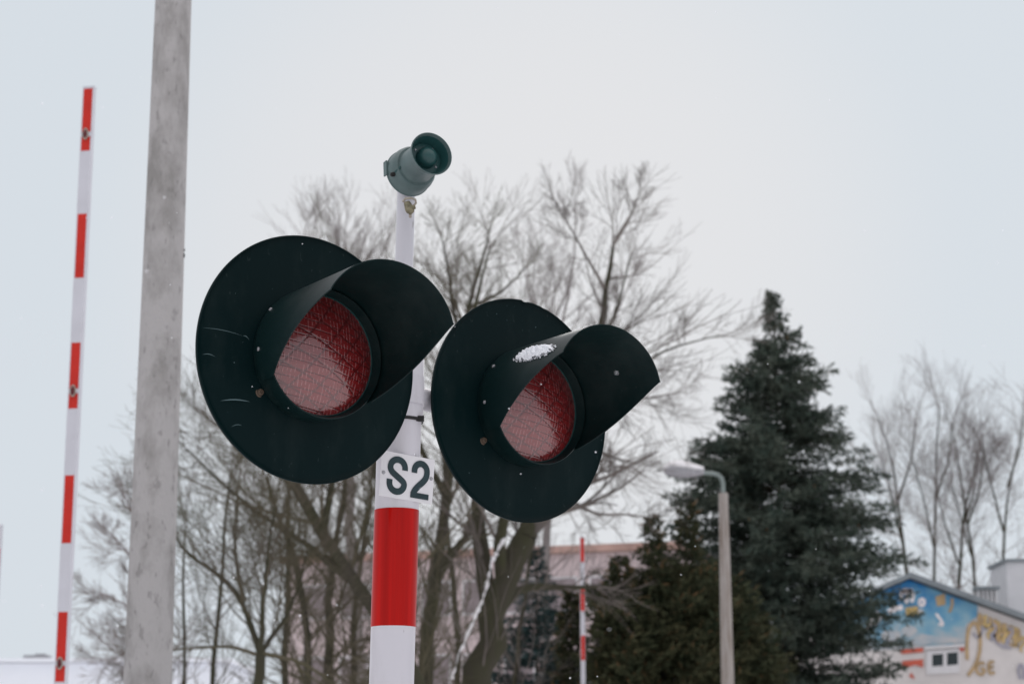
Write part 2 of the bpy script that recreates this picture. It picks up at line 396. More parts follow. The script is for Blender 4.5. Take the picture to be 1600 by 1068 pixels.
def arc(cx, cz, rx, rz, a0, a1, n_=14): return [(cx + rx * cos(R(a0 + (a1 - a0) * k / n_)), cz + rz * sin(R(a0 + (a1 - a0) * k / n_))) for k in range(n_ + 1)]
pw, ph = .163, .118
paz = R(36); pn = Vector((sin(paz), -cos(paz), 0))
mfront = Vector((mx_, my_, 0)) + pn * (r + .006)
# centre of the plate seen at pixel (636,745)
tgt = at(636, 745.5, mfront.y); uvec = Vector((cos(paz), sin(paz), 0))
offu = (tgt - mfront).dot(uvec)
pc = mfront + uvec * offu; pc = at(636, 745.5, pc.y)
pl = MB(); pl.box((0, 0, 0), (pw, .003, ph)); pl.box((-.02, .003, 0), (.06, .004, .05))
plate = pl.build('number_plate', M['plate'], sig)
plate.location = pc - Vector((mx_, my_, 0)); plate.rotation_euler = (0, R(3.6), paz)
gl = MB(); sw = .0168; hh = .1005
# S
zt_, zb_ = hh / 2 - sw / 2, -hh / 2 + sw / 2; rx = .0225
S_ = [(rx, .0165)] + arc(0, zt_ - .021, rx, .021, 0, 180) + [(-rx + .001, .0145), (-.0165, .0075), (-.0085, .0025), (.001, -.0030), (.0105, -.0085), (.0185, -.0135), (rx - .001, -.0175)] + arc(0, zb_ + .021, rx, .021, 0, -180) + [(-rx, -.012)]
def smooth_poly(pts, it=2):
    for _ in range(it):
        q = [pts[0]]
        for i in range(len(pts) - 1):
            a, b_ = pts[i], pts[i + 1]; q.append((a[0] * .75 + b_[0] * .25, a[1] * .75 + b_[1] * .25)); q.append((a[0] * .25 + b_[0] * .75, a[1] * .25 + b_[1] * .75))
        q.append(pts[-1]); pts = q
    return pts
ox = -.0315
stroke(gl, [(x + ox, z) for x, z in smooth_poly(S_)], sw, -.0032)
T_ = [(-.0195, .0155)] + arc(0, zt_ - .0195, .0195, .0195, 180, 0) + [(.0195, .017), (.018, .008), (.011, -.003), (-.004, -.017), (-.015, -.029), (-.0188, -.038), (-.0190, -hh / 2)]
ox = .0395
stroke(gl, [(x + ox, z) for x, z in smooth_poly(T_)], sw, -.0032)
gl.box((ox + .0005, -.0028, -hh / 2 + .0073), (.0555, .0014, .0146))
gl.build('lettering', M['ink'], plate)
for (x, z) in ((-.0735, .002), (.0735, .008)):
    q = MB(); q.lathe([(.0015, .0050), (.0035, .0046), (.0045, .0030), (.0048, 0)], c=(x, 0, z), sides=20); q.build('rivet', M['grey'], plate, True)

# ---- siren on top
saz = R(28); sc0 = at(645, 265, 5.16)
srn = MB()
srn.lathe([(-.046, 0), (-.046, .040), (-.042, .054), (-.035, .0620), (-.030, .0640), (-.0295, .0655), (-.026, .0655), (-.0255, .064), (.000, .0635), (.014, .0608), (.023, .0555), (.0235, .0505), (.026, .0492), (.060, .0482), (.085, .0500), (.103, .0560), (.112, .0590), (.116, .0590), (.1165, .0570), (.106, .0535), (.090, .0475), (.070, .0445)], sides=96)
srn.box((-.050, .030, .005), (.032, .014, .032)); srn.box((-.066, .030, .005), (.004, .018, .040))
s_o = srn.build('siren', M['siren'], sig, True, 35)
s_o.location = sc0 - Vector((mx_, my_, 0)); s_o.rotation_euler = (R(-6), 0, saz)
q = MB(); q.lathe([(.070, .0444), (.078, .0442), (.079, .041), (.079, .0285), (.080, .0280), (.088, .0278), (.098, .0255), (.106, .0195), (.111, .010), (.1125, .0)], sides=64)
q.build('horn_cone', M['sirenin'], s_o, True, 35)
q = MB(); q.lathe([(.0795, .0440), (.100, .0513), (.1066, .0534), (.1066, .0530), (.100, .0508), (.0795, .0430)], sides=64); q.build('horn_throat', M['sirenin'], s_o, True)
for k in range(4):
    a = R(-55 + 90 * k); q = MB(); q.lathe([(.0785, .0030), (.0815, .0030), (.0825, .0015), (.0825, 0)], c=(.0355 * sin(a), 0, .0355 * cos(a)), sides=12); q.build('screw', M['grey'], s_o, True)
q = MB(); a = R(-112); c0 = Vector((.0638 * sin(a), -.004, .0638 * cos(a))); nn = Vector((sin(a), 0, cos(a)))
q.tube([c0 - nn * .004, c0 + nn * .006], .0062, 14); q.tube([c0 + nn * .005, c0 + nn * .009], .0035, 8)
q.build('side_screw', M['black'], s_o, True)
q = MB(); q.tube([c0 + Vector((.003, -.006, .004)), c0 + Vector((.012, -.022, .014))], [.005, .0035], 10); q.build('side_slot', M['sirenin'], s_o, True)
# cable gland and loop under the siren
q = MB(); g0 = at(640, 319, 5.13); rel = Vector((mx_, my_, 0))
lp = [at(640, 326, 5.135), at(646, 322, 5.13), at(650, 317, 5.125), at(649, 312, 5.12), at(643, 309.5, 5.12), at(634, 310, 5.125), at(630, 314, 5.14), at(635, 317, 5.16)]
lp = [p_ - rel for p_ in lp]
q.tube(lp, [.0032] * 8, 10); q.build('cable_loop', M['beige'], sig, True)
q = MB(); q.tube([at(636, 317, 5.13) - rel, at(640, 326, 5.125) - rel, at(641, 331, 5.12) - rel, at(641, 335, 5.125) - rel], [.009, .0125, .011, .003], 12)
q.tube([at(646, 322, 5.118) - rel, at(647, 326, 5.116) - rel], .005, 8)
q.build('cable_gland', M['moss'], sig, True)
q = MB(); q.tube([at(641, 334, 5.14) - rel, at(641, 339, 5.15) - rel], .004, 8); q.build('cable_stub', M['beige'], sig, True)

# snow lying on the right visor
rnd = random.Random(4)
sp = MB(); az = R(39.65)
def vis_pt(f, pp, up=0.0):
    rr = .1655 + .0085 * pp / .362 + up; x = rr * sin(f) * (1 + .075 * pp / .362); z = rr * cos(f); y = -pp
    return RH + Vector((x * cos(az) - y * sin(az), x * sin(az) + y * cos(az), z))
nI, nJ = 60, 26; V = []; top = {}
from mathutils import noise
grid = []
for i in range(nI + 1):
    for j in range(nJ + 1):
        s_ = i / nI * 2 - 1; t_ = j / nJ * 2 - 1
        pp = .225 + s_ * .090; f0 = R(-54) + R(-2) * s_
        rad = sqrt(s_ * s_ + t_ * t_); wd_ = R(8.5 * (1 + .25 * noise.noise(Vector((s_ * 3, 0, 2)))))
        f = f0 + t_ * wd_
        hgt = max(0.0, 1 - rad ** 3) * .019 * (0.7 + .55 * noise.noise(Vector((s_ * 9, t_ * 5, 0))) + .15 * noise.noise(Vector((s_ * 25, t_ * 12, 3))))
        edge = rad + .22 * noise.noise(Vector((s_ * 6, t_ * 4, 7))) + .12 * noise.noise(Vector((s_ * 18, t_ * 11, 7)))
        grid.append((vis_pt(f, pp, max(.0006, hgt)), vis_pt(f, pp, -.0002), edge < .93))
fs = []; W = nJ + 1; nn_ = len(grid)
for i in range(nI):
    for j in range(nJ):
        a = i * W + j; q4 = (a, a + 1, a + W + 1, a + W)
        if all(grid[k][2] for k in q4): fs.append(q4); fs.append(tuple(k + nn_ for k in q4[::-1]))
c_ = vis_pt(R(-54), .228)
sp.add([list(g_[0] - c_) for g_ in grid] + [list(g_[1] - c_) for g_ in grid], fs)
for k in range(170):   # loose grains round the rim
    s_ = rnd.uniform(-1.0, 1.0); t_ = rnd.uniform(-1.0, 1.0); rr = sqrt(s_ * s_ + t_ * t_) + 1e-3; k_ = rnd.uniform(.75, 1.06) / rr; s_ *= k_; t_ *= k_
    P_ = vis_pt(R(-54) + R(-2) * s_ + t_ * R(8.5), .225 + s_ * .090, .0012) - c_; z = rnd.uniform(.0007, .0024)
    sp.add([list(P_ + Vector(d_) * z) for d_ in ((1, 0, 0), (-1, 0, 0), (0, 1, 0), (0, -1, 0), (0, 0, 1), (0, 0, -1))], [(0, 2, 4), (2, 1, 4), (1, 3, 4), (3, 0, 4), (2, 0, 5), (1, 2, 5), (3, 1, 5), (0, 3, 5)])
M['snowpatch'] = mat('fresh snow', (0.86, 0.88, 0.92), 0.8, 0.1, bump=0.3, bscale=200)
so_ = sp.build('snow_patch', M['snowpatch'], None, True, 80, label='small elongated patch of white snow on the visor of the farther red lamp', category='snow')
so_.location = c_

# ------------------------------------------------------------------ concrete pole on the left
Yp = 10.5
pb = at(230.5, 1068, Yp); pt = at(271, 0, Yp)
def ppm(py): # pixels per metre at that row
    return F / (at(250, py, Yp) - Vector((0, 0, EYE))).dot(Vector((0, cos(PITCH), sin(PITCH))))
rb = 37.5 / ppm(1068); rt = 28.0 / ppm(0)
slope_x = (pt.x - pb.x) / (pt.z - pb.z); slope_r = (rt - rb) / (pt.z - pb.z)
px0 = pb.x - slope_x * pb.z
cp = MB(); zs = [0, 1, 2, 3, 4, 5, 6, 7, 8, 9, 9.6]
cp.tube([(slope_x * z, 0, z) for z in zs], [rb + slope_r * (z - pb.z) for z in zs], 48)
po = thing('concrete_pole', 'tall thick weathered grey concrete pole standing left of the crossing signal', 'pole', (px0, Yp, 0))
cp.build('shaft', M['concrete'], po, True)
q = MB(); a_ = at(288, 399, Yp); q.box((a_.x - px0 - .004, .0, a_.z), (.012, .02, .02)); q.box((a_.x - px0 - .002, .0, a_.z + .03), (.008, .012, .012))
q.build('bolt', M['black'], po)

# ------------------------------------------------------------------ barrier arms
def barrier(x, Y, rz, label, z_top, st, lamps=True, k=0):
    t = thing('barrier', label, 'barrier', (x, Y, 0), rz, 'raised barrier arms of the level crossing')
    wd, dp = .094, .052
    m = MB(); m.box((0, 0, (z_top + 1.0) / 2), (wd, dp, z_top - 1.0))
    m.box((0, 0, z_top + .004), (wd + .004, dp + .004, .01))
    arm = m.build('arm', M['armwhite'], t)
    z = z_top - .012
    while z - st > 1.0:
        if k % 2 == 0:
            q = MB(); q.box((0.001, -dp / 2 - .0006, z - st / 2), (wd - .018, .0016, st)); q.build('red_stripe', M['armred'], arm)
            if lamps and k % 4 == 0:
                zc_ = z - .385
                q = MB(); q.box((0, -dp / 2 - .004, zc_), (wd - .008, .006, .036)); lo = q.build('lamp_bracket', M['armwhite'], arm)
                q = MB(); q.lathe([(.0, .0), (.001, .046), (.012, .048), (.016, .040), (.014, .036)], sides=32, c=(0, 0, 0))
                for v_ in q.v: v_[:, 0] *= .52
                ln = q.build('lamp_ring', M['beige'], arm, True); ln.location = (0, -dp / 2 - .006, zc_)
                q = MB(); q.lathe([(.013, .037), (.022, .028), (.026, .012), (.027, 0)], sides=32)
                for v_ in q.v: v_[:, 0] *= .48
                ln = q.build('lamp', M['reddark'], arm, True); ln.location = (0, -dp / 2 - .006, zc_)
        z -= st; k += 1
    q = MB(); q.box((0, .06, .5), (.34, .30, 1.0)); q.box((0, .06, 1.02), (.38, .34, .05)); q.build('cabinet', M['grey'], t)
    q = MB(); q.box((0, .0, .80), (.42, .05, .40)); q.build('counterweight', M['black'], t)
    return t
M['reddark'] = mat('dark red lamp', (0.10, 0.004, 0.006), 0.3, 0.5)
a0 = at(140, 138, 15.4)
barrier(a0.x, 15.4, R(-12), 'nearest raised red and white striped barrier arm with small lamps, left of the concrete pole', a0.z, (a0.z - at(95, 1062, 15.4).z) / 9)
a0 = at(909.5, 839, 41.0)
barrier(a0.x, 41.0, R(0), 'distant raised red and white striped barrier arm standing before the dark conifers', a0.z, (a0.z - at(910, 991.3, 41.0).z) / 4, False)
a0 = at(0.5, 820, 40.0)
barrier(a0.x, 40.0, R(-25), 'distant raised striped barrier arm cut off by the left edge of the photo', a0.z, .45, False, 1)

# ------------------------------------------------------------------ street lamp
Yl = 38.0
a1, a2 = at(1130, 770, Yl), at(1137, 1068, Yl)
lt = thing('street_lamp', 'grey concrete street lamp with a snow-topped lamp head in front of the tall spruce', 'street lamp', (a2.x, Yl, 0))
sx = (a1.x - a2.x) / (a1.z - a2.z)
q = MB(); q.tube([(sx * (z - a2.z), 0, z) for z in (0, 2, 4, 6, a1.z)], [.15, .135, .118, .10, .088], 20)
q.build('post', M['lampconc'], lt, True)
rel = Vector((a2.x, Yl, 0))
q = MB(); q.tube([at(x, y, Yl) - rel for x, y in ((1130, 773), (1129.5, 755), (1127, 746), (1121, 741), (1112, 739), (1098, 738), (1088, 737.5))], .042, 12)
q.build('arm', M['armgrey'], lt, True)
hd = MB(); hp = [at(x, y, Yl) - rel for x, y in ((1100, 737), (1085, 737), (1066, 735), (1048, 733.5), (1037, 736))]
hd.tube(hp, [.05, .10, .145, .13, .05], 16)
ho = hd.build('lamp_head', M['grey'], lt, True)
q = MB(); q.tube([p_ + Vector((0, 0, .07)) for p_ in hp[:]], [.03, .09, .13, .11, .03], 14); q.build('snow_cap', M['snow'], ho, True)

# ------------------------------------------------------------------ bare trees
class Twigs:
    def __init__(s): s.lines = {}
    def add(s, P, r0, r1, sides):
        s.lines.setdefault((len(P), sides), []).append((P, r0, r1))
    def build(s, name, m, parent, loc):
        Vs = []; Fs = []; base = 0
        for (n_, sides), L_ in s.lines.items():
            P = np.array([a[0] for a in L_]) - np.array(loc); B = len(P)
            r0 = np.array([a[1] for a in L_]); r1 = np.array([a[2] for a in L_])
            T = np.gradient(P, axis=1); T /= np.linalg.norm(T, axis=2, keepdims=True) + 1e-9
            ref = np.zeros_like(T); ref[..., 0] = .37; ref[..., 1] = 1.0; ref[..., 2] = .21
            u = np.cross(T, ref); u /= np.linalg.norm(u, axis=2, keepdims=True) + 1e-9; v = np.cross(T, u)
            tt = np.linspace(0, 1, n_)[None, :]; rr = r0[:, None] * (1 - tt) + r1[:, None] * tt
            an = np.arange(sides) * 2 * pi / sides
            V = P[:, :, None, :] + rr[:, :, None, None] * (np.cos(an)[None, None, :, None] * u[:, :, None, :] + np.sin(an)[None, None, :, None] * v[:, :, None, :])
            Vs.append(V.reshape(-1, 3))
            b_ = np.arange(B)[:, None, None] * n_ * sides; i = np.arange(n_ - 1)[None, :, None] * sides; k = np.arange(sides)[None, None, :]; k2 = (k + 1) % sides
            f = np.stack([b_ + i + k, b_ + i + k2, b_ + i + sides + k2, b_ + i + sides + k], -1).reshape(-1, 4) + base
            Fs.append(f); base += B * n_ * sides
        return fast_mesh(name, np.vstack(Vs), np.vstack(Fs), 4, m, parent, True)

def grow(tw, rnd, P0, D, L, r, lvl, c):
    """a shoot that forks again and again; L is the whole reach, shared out over the levels"""
    lv = c['lv']; q = c['rat']; Ls = L * c['k0'] * (q ** lvl) * rnd.uniform(.55, 1.35)
    P = [np.array(P0)]; d = np.array(D, float); d /= np.linalg.norm(d)
    bend = np.array([rnd.gauss(0, 1), rnd.gauss(0, 1), rnd.gauss(0, 1)]) * c['wob'] + np.array([0, 0, c['up']])
    ds = []
    for i in range(3):
        d = d + bend + np.array([rnd.gauss(0, 1), rnd.gauss(0, 1), rnd.gauss(0, 1)]) * .03
        d /= np.linalg.norm(d); ds.append(d.copy()); P.append(P[-1] + d * Ls / 3)
    r1 = max(r * .72, c['rmin'])
    tw.add(P, max(r, c['rmin']), r1, 5 if lvl < 2 else 3)
    if lvl >= lv - 1: return
    def turn(dd, lo, hi):
        a = np.array([rnd.gauss(0, 1) for _ in range(3)]); a -= dd * a.dot(dd); a /= np.linalg.norm(a) + 1e-9
        g_ = R(rnd.uniform(lo, hi)); return dd * cos(g_) + a * sin(g_)
    lo, hi = c['ang']
    grow(tw, rnd, P[-1], turn(d, 2, 14), L, r1 * .96, lvl + 1, c)
    if rnd.random() < .78: grow(tw, rnd, P[-1], turn(d, lo, hi), L, r1 * .72, lvl + 1, c)
    for k in (1, 2):
        if rnd.random() < c['side']: grow(tw, rnd, P[k], turn(ds[k], lo + 8, hi + 14), L * .85, r1 * .6, lvl + 1, c)

CF = dict(wob=.045, up=.035, lv=5, ang=(13, 33), rat=.93, k0=.54, side=.42, rmin=.0022)
def limb_pts(pix, Y, dy):
    return [np.array(at(x, y, Y + dy * k / max(1, len(pix) - 1))) for k, (x, y) in enumerate(pix)]
def resample(P, n_):
    P = np.array(P); s = np.r_[0, np.cumsum(np.linalg.norm(np.diff(P, axis=0), axis=1))]; q = np.linspace(0, s[-1], n_)
    # smooth the polyline lightly
    out_ = np.stack([np.interp(q, s, P[:, i]) for i in range(3)], 1)
    for _ in range(2): out_[1:-1] = out_[1:-1] * .5 + (out_[:-2] + out_[2:]) * .25
    return out_
def tree(seed, Y, limbs, label, m_trunk, m_twig, group, cfg=None, name='bare_tree', base=None):
    """limbs: (pixel polyline, depth drift in m, start radius px, end radius px, side branches, branch length m)"""
    rnd = random.Random(seed); c = dict(CF); c.update(cfg or {})
    first = limb_pts(limbs[0][0], Y, limbs[0][1])
    root = (first[0][0], first[0][1], 0) if base is None else base
    t = thing(name, label, 'tree', root, 0, group)
    tm = MB(); tw = Twigs(); k_ = F / Y
    for li, (pix, dy, r0, r1, nb, bl_) in enumerate(limbs):
        P = limb_pts(pix, Y, dy)
        if li == 0: P = [np.array(root) + np.array([0, 0, -.1]), np.array(root) * .7 + P[0] * .3] + P
        P = resample(P, 14); R0, R1 = r0 / k_, r1 / k_
        # small knots so the limb is not a perfect cone
        for i in range(1, len(P) - 1): P[i] += np.array([rnd.gauss(0, 1), rnd.gauss(0, 1), 0]) * R0 * .18
        rr = [(R0 + (R1 - R0) * i / 13) * (1 + rnd.uniform(-.07, .07)) for i in range(14)]
        if li == 0: rr[0] *= 1.35
        (tm.tube([list(p_) for p_ in (P - np.array(root))], rr, 12, True) if R0 > .035 else tw.add(list(P), R0, R1, 6))
        for b_ in range(nb):
            t_ = (.30 if li == 0 else .12) + (.98 - (.30 if li == 0 else .12)) * (b_ + rnd.random()) / nb
            x = t_ * 13; i = min(int(x), 12); fr = x - i; Q = P[i] * (1 - fr) + P[i + 1] * fr
            dd = P[i + 1] - P[i]; dd /= np.linalg.norm(dd)
            a = np.array([rnd.gauss(0, 1.3), rnd.gauss(0, .8), rnd.gauss(0, .8)]); a -= dd * a.dot(dd); a /= np.linalg.norm(a) + 1e-9
            ang = R(rnd.uniform(25, 65)); nd = dd * cos(ang) + a * sin(ang)
            ll = bl_ * rnd.uniform(.5, 1.45) * (1.2 - .5 * t_)
            grow(tw, rnd, Q, nd, ll, min(.035, max(.008, (R0 + (R1 - R0) * t_) * .35)), 0, c)
        # the end of a limb forks on
        dd = P[-1] - P[-2]
        for q_ in range(2):
            nd = dd / np.linalg.norm(dd) + np.array([rnd.gauss(0, .3), rnd.gauss(0, .3), rnd.gauss(0, .2)])
            if nb: grow(tw, rnd, P[-1], nd, bl_ * rnd.uniform(.6, .9), max(.008, R1 * .8), 0, c)
    if tm.v: tm.build('trunk', m_trunk, t, True, 70)
    tw.build('crown', m_twig, t, root)
    return t
G1 = 'bare trees behind the crossing signal'; G2 = 'bare trees behind the painted house'

# the leaning tree with the snow line, right of the mast
t1 = tree(11, 32, [
    ([(735, 1068), (762, 985), (790, 900), (822, 838)], 0, 33, 17, 4, 1.4),
    ([(822, 838), (862, 745), (905, 640), (938, 540), (944, 470), (958, 385)], 1.0, 16, 2.4, 9, .95),
    ([(958, 385), (985, 340), (1000, 300)], .3, 2.4, .8, 6, .34),
    ([(944, 450), (905, 380), (870, 320)], -.8, 2.6, .8, 8, .40),
    ([(770, 960), (748, 880), (754, 800), (742, 700), (728, 560), (745, 460), (765, 390)], 1.5, 15, 1.4, 12, .9),
    ([(785, 905), (775, 850), (792, 800), (812, 640), (835, 500)], -1.5, 11, 1.6, 10, .9),
    ([(780, 960), (800, 925), (830, 914), (880, 918), (932, 916)], 1.5, 9, 3, 7, .55),
    ([(880, 700), (940, 640), (1010, 560), (1070, 535), (1125, 524)], .5, 4, .9, 14, .55),
    ([(890, 680), (950, 712), (985, 722)], 1, 4, 1.1, 10, .5),
    ([(860, 760), (930, 805), (975, 802), (1010, 808)], 1.5, 3.4, 1, 10, .42),
    ([(905, 640), (990, 625), (1050, 615)], .8, 3.4, .8, 12, .65),
    ([(930, 560), (965, 480), (985, 400)], .8, 3.5, 1, 10, .6),
], 'large bare tree whose leaning trunk carries a line of snow, right of the striped mast', M['bark'], M['twig'], G1)
# snow lying along the trunk
q = MB(); sn = [(706, 1060), (718, 1018), (738, 975), (752, 940), (762, 905), (767, 880), (776, 862), (790, 835)]
root = t1.location; rs_ = random.Random(2); sq = []; sr = []
for i in range(len(sn) - 1):
    for k in range(6):
        f = k / 6; sq.append(at(sn[i][0] * (1 - f) + sn[i + 1][0] * f + rs_.uniform(-1.2, 1.2), sn[i][1] * (1 - f) + sn[i + 1][1] * f, 31.5) - root); sr.append(max(.002, rs_.gauss(.019, .012)))
q.tube(sq, sr, 8)
q.build('snow_line', M['snow'], t1, True)

tree(12, 35, [
    ([(664, 1068), (672, 960), (684, 860), (693, 770), (706, 660), (722, 540)], 0, 15, 6, 14, 1.1),
    ([(722, 540), (735, 470), (752, 410), (768, 350)], .6, 5, 1, 12, .5),
    ([(722, 540), (708, 480), (700, 420), (690, 370)], -.6, 4, 1, 11, .5),
    ([(735, 480), (785, 455), (825, 415)], 1.0, 3.4, 1, 8, .4),
    ([(684, 900), (700, 870), (730, 840), (745, 800), (770, 740)], .8, 8, 2, 10, 1.1),
    ([(693, 770), (650, 690), (640, 560), (632, 480)], -.6, 6, 1.2, 10, .8),
], 'tall upright bare tree directly behind the striped mast', M['bark'], M['twigmoss'], G1)

tree(13, 30, [
    ([(668, 1068), (632, 1010), (600, 975), (545, 905), (505, 840), (465, 770), (445, 730)], 0, 16, 8, 16, 1.1),
    ([(445, 730), (425, 640), (418, 540), (430, 470)], .8, 7, 1.2, 10, .8),
    ([(505, 840), (520, 740), (545, 620), (560, 500)], -1, 7, 1.6, 14, 1.1),
    ([(545, 905), (480, 850), (400, 800), (330, 740), (290, 700)], .5, 6, 1.3, 18, .75),
    ([(600, 975), (610, 860), (588, 760), (570, 600)], 1, 7, 1.6, 14, 1.1),
    ([(465, 770), (400, 700), (350, 670), (318, 650)], 0, 5, 1.1, 10, .7),
], 'bare tree whose thick dark trunk leans up to the left from behind the mast', M['bark'], M['twigmoss'], G1)

tree(14, 27, [
    ([(402, 1068), (407, 1022)], 0, 11, 8, 0, .5),
    ([(407, 1022), (380, 940), (350, 900), (290, 865), (262, 820)], .3, 5.5, 1.6, 12, .6),
    ([(407, 1022), (412, 930), (420, 860), (428, 790)], -.4, 5, 1.4, 20, .7),
    ([(408, 1018), (440, 975), (462, 930), (480, 860)], .4, 4.4, 1.3, 18, .7),
    ([(407, 1024), (360, 1008), (300, 1012), (262, 1015)], 0, 3.4, 1.4, 8, .5),
    ([(409, 1020), (460, 1030), (500, 1050), (530, 1080)], 0, 4, 1.6, 6, .5),
    ([(380, 940), (365, 860), (370, 780), (380, 700)], .4, 4, 1.2, 12, .8),
], 'small bare tree forking low down, just right of the concrete pole', M['bark'], M['twigmoss'], G1)

stems = [
    (21, 33, [(330, 1068), (338, 980), (350, 900), (345, 820), (360, 740)], 6, 'thin bare tree second to the right of the concrete pole'),
    (22, 34, [(444, 1068), (450, 980), (452, 900), (445, 800), (455, 720)], 8, 'slender bare tree standing below the left lamp disc, nearest to the low forking tree'),
    (23, 31, [(478, 1075), (486, 1000), (472, 900), (440, 820), (420, 760)], 10, 'bare tree leaning left below the middle of the left lamp disc'),
    (24, 32, [(520, 1075), (512, 980), (520, 900), (528, 820), (540, 740)], 12, 'bare tree with a thick straight stem between the leaning trunks left of the mast'),
    (25, 36, [(556, 1075), (545, 990), (560, 900), (575, 820), (580, 740)], 8, 'thin mossy bare tree immediately left of the red mast band'),
    (26, 36, [(286, 1068), (290, 990), (282, 900), (290, 820)], 5, 'thinnest bare tree touching the right edge of the concrete pole'),
    (27, 42, [(712, 1075), (716, 960), (700, 860), (690, 700)], 8, 'background bare tree seen between the mast and the leaning snow-lined trunk'),
    (28, 44, [(800, 1075), (812, 980), (826, 900), (836, 820)], 6, 'thin background bare tree right of the snow-lined trunk'),
]
for sd, Y, pix, r0, lab in stems:
    nb = 13 if sd in (21, 26) else (8 if sd == 28 else 20)
    tree(sd, Y, [(pix, .5, r0, r0 * .3, nb, 1.0)], lab, M['bark'], M['twigmoss'] if sd not in (26, 28) else M['twig'], G1, dict(lv=5))

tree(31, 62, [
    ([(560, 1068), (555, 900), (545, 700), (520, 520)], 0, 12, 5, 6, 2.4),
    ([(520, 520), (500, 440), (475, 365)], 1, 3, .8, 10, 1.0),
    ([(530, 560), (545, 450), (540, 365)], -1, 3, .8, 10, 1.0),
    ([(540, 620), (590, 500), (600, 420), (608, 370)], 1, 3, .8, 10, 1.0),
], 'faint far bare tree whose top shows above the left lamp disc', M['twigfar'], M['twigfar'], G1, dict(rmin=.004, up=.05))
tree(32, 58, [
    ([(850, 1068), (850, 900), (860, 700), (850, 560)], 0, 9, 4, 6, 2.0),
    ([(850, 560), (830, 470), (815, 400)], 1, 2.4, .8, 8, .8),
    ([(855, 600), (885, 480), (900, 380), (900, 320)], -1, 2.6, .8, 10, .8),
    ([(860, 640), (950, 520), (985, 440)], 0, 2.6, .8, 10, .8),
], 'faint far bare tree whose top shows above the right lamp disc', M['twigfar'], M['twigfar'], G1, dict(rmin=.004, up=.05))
tree(33, 50, [
    ([(246, 1068), (240, 980), (228, 900), (222, 830)], 0, 7, 3, 14, .9),
    ([(240, 990), (205, 950), (170, 930), (150, 925)], 0, 2.6, .8, 10, .5),
    ([(232, 920), (200, 860), (170, 830)], .5, 2.6, .8, 10, .5),
    ([(225, 850), (205, 800), (192, 770)], .5, 2.2, .8, 9, .5),
    ([(244, 1040), (200, 1020), (170, 1030)], 0, 2.2, .8, 9, .5),
], 'pale reddish birch showing on the left side of the concrete pole', M['twigbirch'], M['twigbirch'], G1, dict(rmin=.004))

right = [
    (41, [(1424, 960), (1412, 860), (1404, 780), (1392, 705), (1372, 650)], 6.5, 'bare tree behind the roof peak, closest to the spruce'),
    (42, [(1458, 960), (1461, 860), (1462, 780), (1460, 710), (1468, 640)], 5, 'thin upright bare tree behind the roof, second from the spruce'),
    (43, [(1496, 970), (1498, 880), (1502, 830), (1512, 770), (1530, 700)], 7, 'forking bare tree behind the middle of the roof'),
    (44, [(1528, 970), (1522, 880), (1512, 820), (1500, 740), (1488, 670)], 6, 'ivy-grown bare tree beside the roof vents'),
    (45, [(1562, 960), (1568, 830), (1574, 760), (1590, 700)], 6, 'bare tree rising behind the white chimney'),
]
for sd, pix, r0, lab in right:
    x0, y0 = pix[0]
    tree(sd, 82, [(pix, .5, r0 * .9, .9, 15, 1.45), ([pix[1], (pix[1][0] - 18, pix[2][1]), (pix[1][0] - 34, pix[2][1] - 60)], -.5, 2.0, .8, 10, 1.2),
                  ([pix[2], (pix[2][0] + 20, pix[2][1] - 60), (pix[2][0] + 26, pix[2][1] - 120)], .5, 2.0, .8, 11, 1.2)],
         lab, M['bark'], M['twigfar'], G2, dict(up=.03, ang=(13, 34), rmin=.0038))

# ------------------------------------------------------------------ conifers
def needles(name, m, parent, Cn, D, Ln, Wd, seed, root):
    """many narrow sprays: centre, direction, length, width -> quads"""
    rs = np.random.RandomState(seed)
    Cn = np.array(Cn) - np.array(root); D = np.array(D); D /= np.linalg.norm(D, axis=1, keepdims=True)
    a = rs.randn(len(D), 3); s_ = np.cross(D, a); s_ /= np.linalg.norm(s_, axis=1, keepdims=True)
    Ln = np.array(Ln)[:, None]; Wd = np.array(Wd)[:, None]
    p0 = Cn - s_ * Wd * .25; p1 = Cn + D * Ln * .5 - s_ * Wd * .5; p2 = Cn + D * Ln; p3 = Cn + D * Ln * .5 + s_ * Wd * .5
    V = np.stack([p0, p1, p2, p3], 1).reshape(-1, 3); Fc = np.arange(len(V)).reshape(-1, 4)
    return fast_mesh(name, V, Fc, 4, m, parent)

